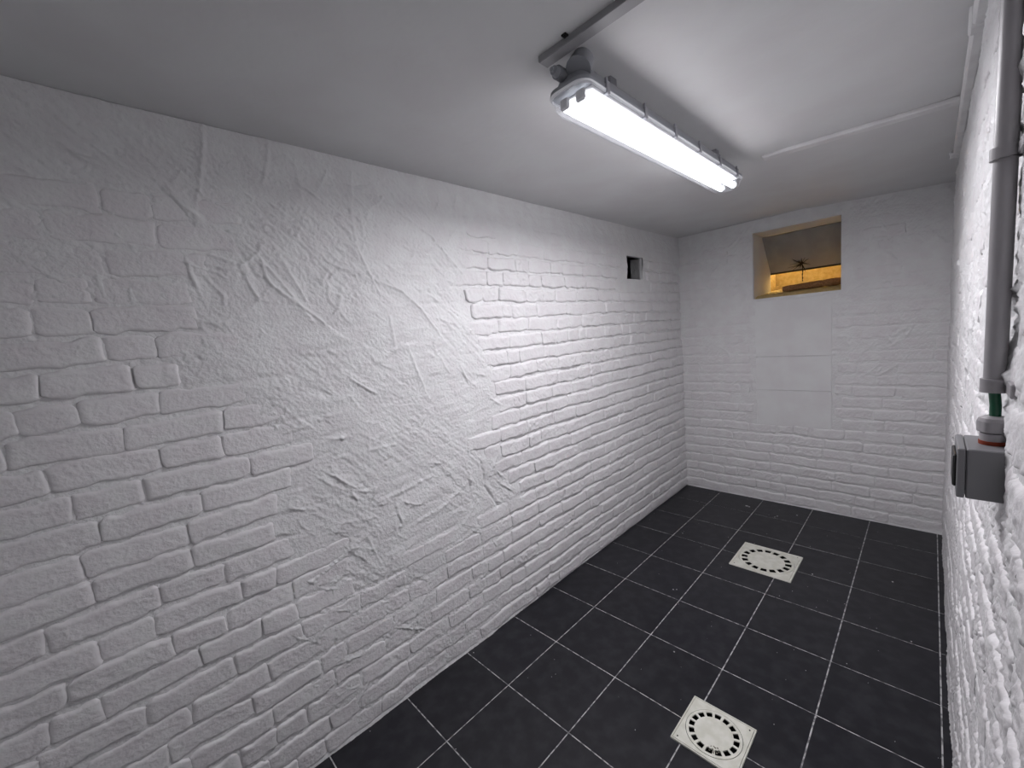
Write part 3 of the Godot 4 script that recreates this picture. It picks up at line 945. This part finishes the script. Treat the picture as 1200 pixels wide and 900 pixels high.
func fitting(fx: float, fy: float, fz: float, fw: float, fl: float) -> void:
	var root := base("fluorescent_light", Vector3(fx, YC, fz))
	tag(root, "grey twin-tube fluorescent light with clear cover on the ceiling", "light")
	var y := fy - YC   # rim level
	var b := Buf.new()
	b.loft([rrect(0, 0, fw - 0.085, fl - 0.12, 0.02, y + 0.062), rrect(0, 0, fw - 0.06, fl - 0.09, 0.03, y + 0.056), rrect(0, 0, fw - 0.026, fl - 0.045, 0.036, y + 0.036), rrect(0, 0, fw - 0.018, fl - 0.03, 0.036, y + 0.020), rrect(0, 0, fw - 0.012, fl - 0.015, 0.036, y + 0.012), rrect(0, 0, fw, fl, 0.036, y + 0.010), rrect(0, 0, fw, fl, 0.036, y + 0.001)], true, true)
	put(b, "body", M.body, root)
	for z in [-0.42, 0.42]:
		var br := Buf.new()
		br.box(Vector3(0, -0.0145, z), Vector3(0.045, 0.031, 0.035), 0.002)
		put(br, "mounting_bracket", M.steel, root)
	# white gear tray and reflector under the body
	var t := Buf.new()
	t.box(Vector3(0, y - 0.004, 0), Vector3(fw - 0.020, 0.008, fl - 0.10), 0.002)
	put(t, "gear_tray", M.reflector, root)
	for s in [-1.0, 1.0]:
		var tb := Buf.new()
		tb.tube([Vector3(s * 0.026, y - 0.026, -0.600), Vector3(s * 0.026, y - 0.026, 0.592)], 0.013, 16)
		put(tb, "fluorescent_tube", M.tube, root)
		for e in [-1.0, 1.0]:
			var hd := Buf.new()
			hd.box(Vector3(s * 0.026, y - 0.020, e * 0.604 - 0.004), Vector3(0.030, 0.030, 0.012), 0.005)
			put(hd, "lamp_holder", M.holder, root)
	# clear cover
	var g := Buf.new()
	var rm := Buf.new()
	rm.loft([rrect(0, 0, fw - 0.004, fl - 0.004, 0.034, y + 0.001), rrect(0, 0, fw + 0.004, fl + 0.004, 0.037, y), rrect(0, 0, fw + 0.004, fl + 0.004, 0.037, y - 0.006), rrect(0, 0, fw - 0.006, fl - 0.006, 0.034, y - 0.008)], false, false)
	put(rm, "cover_rim", M.rim, root)
	g.loft([rrect(0, 0, fw - 0.008, fl - 0.008, 0.034, y - 0.007), rrect(0, 0, fw - 0.014, fl - 0.02, 0.034, y - 0.030), rrect(0, 0, fw - 0.026, fl - 0.036, 0.032, y - 0.041), rrect(0, 0, fw - 0.05, fl - 0.06, 0.028, y - 0.046)], false, true)
	put(g, "clear_cover", M.glass, root)
	# clips along both sides
	for s in [-1.0, 1.0]:
		for k in 6:
			var z := -0.53 + k * 0.212
			var c := Buf.new()
			c.box(Vector3(s * (fw * 0.5 + 0.003), y + 0.004, z), Vector3(0.005, 0.030, 0.016), 0.001)
			c.box(Vector3(s * (fw * 0.5 - 0.002), y - 0.010, z), Vector3(0.012, 0.004, 0.014), 0.001)
			c.box(Vector3(s * (fw * 0.5 - 0.001), y + 0.024, z), Vector3(0.007, 0.014, 0.008), 0.001)
			put(c, "clip", M.steel, root)
	# cable gland at the near end
	var gl := Buf.new()
	gl.tube([Vector3(-0.018, -0.045, fl * 0.5 - 0.03), Vector3(-0.018, -0.045, fl * 0.5 + 0.002), Vector3(-0.018, -0.045, fl * 0.5 + 0.002)], 0.017, 14)
	gl.tube([Vector3(-0.018, -0.045, fl * 0.5 + 0.002), Vector3(-0.018, -0.045, fl * 0.5 + 0.016)], [0.0145, 0.011], 14)
	gl.tube([Vector3(-0.018, -0.045, fl * 0.5 + 0.016), Vector3(-0.018, -0.045, fl * 0.5 + 0.024)], 0.006, 10)
	put(gl, "cable_gland", M.body, root)
	var ho := Buf.new()
	ho.tube([Vector3(0.03, -0.02, fl * 0.5 - 0.05), Vector3(0.03, -0.052, fl * 0.5 - 0.026)], [0.03, 0.034], 18)
	put(ho, "end_housing", M.body, root)

func ceiling_fixtures() -> void:
	# trunking that brings the cable from the wall pipe to the fitting
	var t := base("cable_trunking", Vector3(0.95, YC, 0.118))
	tag(t, "grey mini trunking across the ceiling to the light fitting", "trunking")
	var b := Buf.new()
	b.box(Vector3((0.535 + XR - 0.01) * 0.5 - 0.95, -0.0085, 0), Vector3(XR - 0.01 - 0.535, 0.017, 0.030), 0.002)
	put(b, "channel", M.trunking, t)
	var l := Buf.new()
	l.box(Vector3((0.537 + XR - 0.01) * 0.5 - 0.95, -0.0185, 0), Vector3(XR - 0.014 - 0.537, 0.004, 0.034), 0.0012)
	put(l, "lid", M.trunking, t)
	var c := Buf.new()
	c.box(Vector3(0.63 - 0.95, -0.003, 0.022), Vector3(0.014, 0.006, 0.014), 0.001)
	c.tube([Vector3(0.63 - 0.95, -0.002, 0.022), Vector3(0.63 - 0.95, -0.009, 0.022)], [0.005, 0.003], 8)
	put(c, "fixing", M.dark_metal, t)
	# painted strip over the joint of the ceiling boards
	var s := Buf.new()
	s.box(Vector3.ZERO, Vector3(0.635, 0.018, 0.058), 0.005)
	var o := put(s, "trim_1", M.trunking_painted)
	o.position = Vector3(1.025, 2.2445, -1.275)
	o.rotation = Vector3(0, 0.10, -0.008)
	tag(o, "", "", "", "structure")
	# boxed pipe in the corner of ceiling and right wall
	var bp := base("boxed_pipe", Vector3(1.345, YC, -1.2))
	tag(bp, "white painted boxed-in pipe along the ceiling and right wall corner", "pipe")
	var k := Buf.new()
	k.box(Vector3(0.0, -0.024, 0.25 - 0.225), Vector3(0.026, 0.050, 1.55), 0.005)
	put(k, "casing", M.trunking_painted, bp)
	var j := Buf.new()
	j.box(Vector3(-0.003, -0.026, 0.555), Vector3(0.032, 0.056, 0.05), 0.004)
	put(j, "joint_sleeve", M.trunking_painted, bp)
	var e := Buf.new()
	var rng := RandomNumberGenerator.new(); rng.seed = 3
	var rings := []
	for q in 7:
		var ring := PackedVector3Array()
		for a in 12:
			var an := TAU * a / 12.0
			var r := 0.022 * sin(PI * (q + 0.3) / 6.6) * rng.randf_range(0.75, 1.15)
			ring.append(Vector3(cos(an) * r - 0.006, -0.045 + sin(an) * r * 0.8, -0.785 + q * 0.007))
		rings.append(ring)
	e.loft(rings)
	e.box(Vector3(0.0, -0.058, -0.765), Vector3(0.05, 0.010, 0.022), 0.003)
	put(e, "plaster_plug", M.paint, bp)

func right_wall_things() -> void:
	# conduit pipe with two saddles
	var px := 1.3425; var pz := 0.125
	var root := base("conduit_pipe", Vector3(px, 1.385, pz))
	tag(root, "grey round conduit pipe running up the right wall to the ceiling", "pipe")
	var b := Buf.new()
	b.tube([Vector3(0, 0.012, 0), Vector3(0, YC - 1.385 - 0.02, 0)], 0.0118, 20)
	put(b, "pipe", M.pipe, root)
	for q in [[1.718, 0.0155, 0.016], [1.392, 0.0150, 0.020]]:
		var s := Buf.new()
		var y: float = q[0] - 1.385
		var r: float = q[1]
		var ring := []
		for lv in [[r - 0.0035, -1.0], [r, -1.0], [r, -1.0], [r, 1.0], [r, 1.0], [r - 0.0035, 1.0]]:
			var pts := PackedVector3Array()
			for k in 20:
				var a := TAU * k / 20.0
				pts.append(Vector3(cos(a) * lv[0], y + lv[1] * q[2] * 0.5, sin(a) * lv[0]))
			ring.append(pts)
		s.loft(ring, false, false)
		s.box(Vector3(0.0125, y, 0.034), Vector3(0.006, q[2], 0.058), 0.0015)
		s.box(Vector3(0.0105, y, 0.0), Vector3(0.016, q[2], 0.024), 0.001)
		put(s, "saddle", M.pipe, root)
	# green cable between pipe and gland
	var cb := Buf.new()
	cb.tube([Vector3(px - 0.001, 1.415, pz), Vector3(px, 1.385, pz), Vector3(px + 0.002, 1.362, pz), Vector3(px + 0.002, 1.33, pz)], 0.0062, 12)
	tag(put(cb, "green_cable", M.green), "short dark green cable between the pipe end and the switch", "cable")
	# surface switch
	var sw := base("wall_switch", Vector3(1.3335, 1.228, 0.125))
	tag(sw, "grey surface-mounted switch box with black rocker on the right wall", "switch")
	var bx := Buf.new()
	bx.box(Vector3(0.006, 0.0375, 0.0), Vector3(0.0475, 0.075, 0.096), 0.0015)
	put(bx, "back_box", M.box, sw)
	var cv := Buf.new()
	cv.box(Vector3(-0.0228, 0.0375, 0.0), Vector3(0.0085, 0.075, 0.096), 0.0015)
	put(cv, "cover", M.box, sw)
	var rk := Buf.new()
	rk.box(Vector3(-0.0285, 0.036, 0.0), Vector3(0.005, 0.050, 0.062), 0.002)
	put(rk, "rocker", M.black, sw)
	var gl := Buf.new()
	var hexr := []
	for lv in [[0.0135, 0.072], [0.0145, 0.075], [0.0145, 0.092], [0.0145, 0.092]]:
		var pts := PackedVector3Array()
		for k in 16: pts.append(Vector3(0.0105 + cos(TAU * k / 16.0) * lv[0], lv[1], sin(TAU * k / 16.0) * lv[0]))
		hexr.append(pts)
	gl.loft(hexr)
	put(gl, "gland_base", M.pipe, sw)
	var nt := Buf.new()
	var nr := []
	for lv in [[0.0155, 0.0935], [0.0168, 0.0955], [0.0168, 0.110], [0.0150, 0.115], [0.010, 0.118]]:
		var pts := PackedVector3Array()
		for k in 6:
			var a0 := TAU * k / 6.0
			for z in 3:
				var a := a0 + TAU / 6.0 * z / 3.0
				var rr: float = lv[0] * cos(PI / 6.0) / cos(fmod(a, TAU / 6.0) - PI / 6.0) * 1.06
				pts.append(Vector3(0.0105 + cos(a) * rr, lv[1], sin(a) * rr))
		nr.append(pts)
	nt.loft(nr)
	put(nt, "gland_nut", M.pipe, sw)
	var ru := Buf.new()
	var rg := []
	for lv in [[0.0153, 0.0752], [0.0153, 0.081]]:
		var pts := PackedVector3Array()
		for k in 16: pts.append(Vector3(0.0105 + cos(TAU * k / 16.0) * lv[0], lv[1], sin(TAU * k / 16.0) * lv[0]))
		rg.append(pts)
	ru.loft(rg)
	tag(put(ru, "rust_ring", M.rust, sw), "rusty orange stain round the gland")

func small_things() -> void:
	drain(Vector3(0.7435, 0.0, -0.3435), 0.227, 0.0955, 0.085, 0.066, 0.006, "smaller off-white plastic floor drain with grit on its round grate", true)
	drain(Vector3(0.586, 0.0, -1.679), 0.326, 0.147, 0.133, 0.100, 0.011, "larger off-white plastic floor drain in the middle of the black tiles", false)
	# crumbs of paint on the tiles
	var rng := RandomNumberGenerator.new(); rng.seed = 22
	var b := Buf.new()
	var spots := [[875, 593, 12], [878, 594, 8], [934, 604, 5], [911, 605, 5], [908, 606, 4], [1012, 608, 6], [1075, 618, 7], [952, 673, 5], [1046, 682, 5], [789, 691, 5], [793, 691, 4], [555, 765, 4], [790, 764, 5], [1068, 752, 4], [800, 625, 4]]
	for s in spots:
		var p := hit(s[0], s[1], 1, 0.001)
		b.box(p + Vector3(0, 0.0012, 0), Vector3(s[2], 2.2, s[2] * 0.7) * 0.0014, 0.0008)
	for k in 110:
		var p := Vector3(rng.randf_range(XL + 0.02, XR - 0.02), 0.0012, rng.randf_range(ZF + 0.03, 0.9))
		var r := rng.randf_range(0.001, 0.0032)
		b.box(p, Vector3(r, 0.0014, r * rng.randf_range(0.6, 1.6)), 0.0003)
	var o := put(b, "paint_crumbs", M.flake)
	tag(o, "tiny white crumbs of paint scattered over the black floor tiles", "crumbs", "", "stuff")
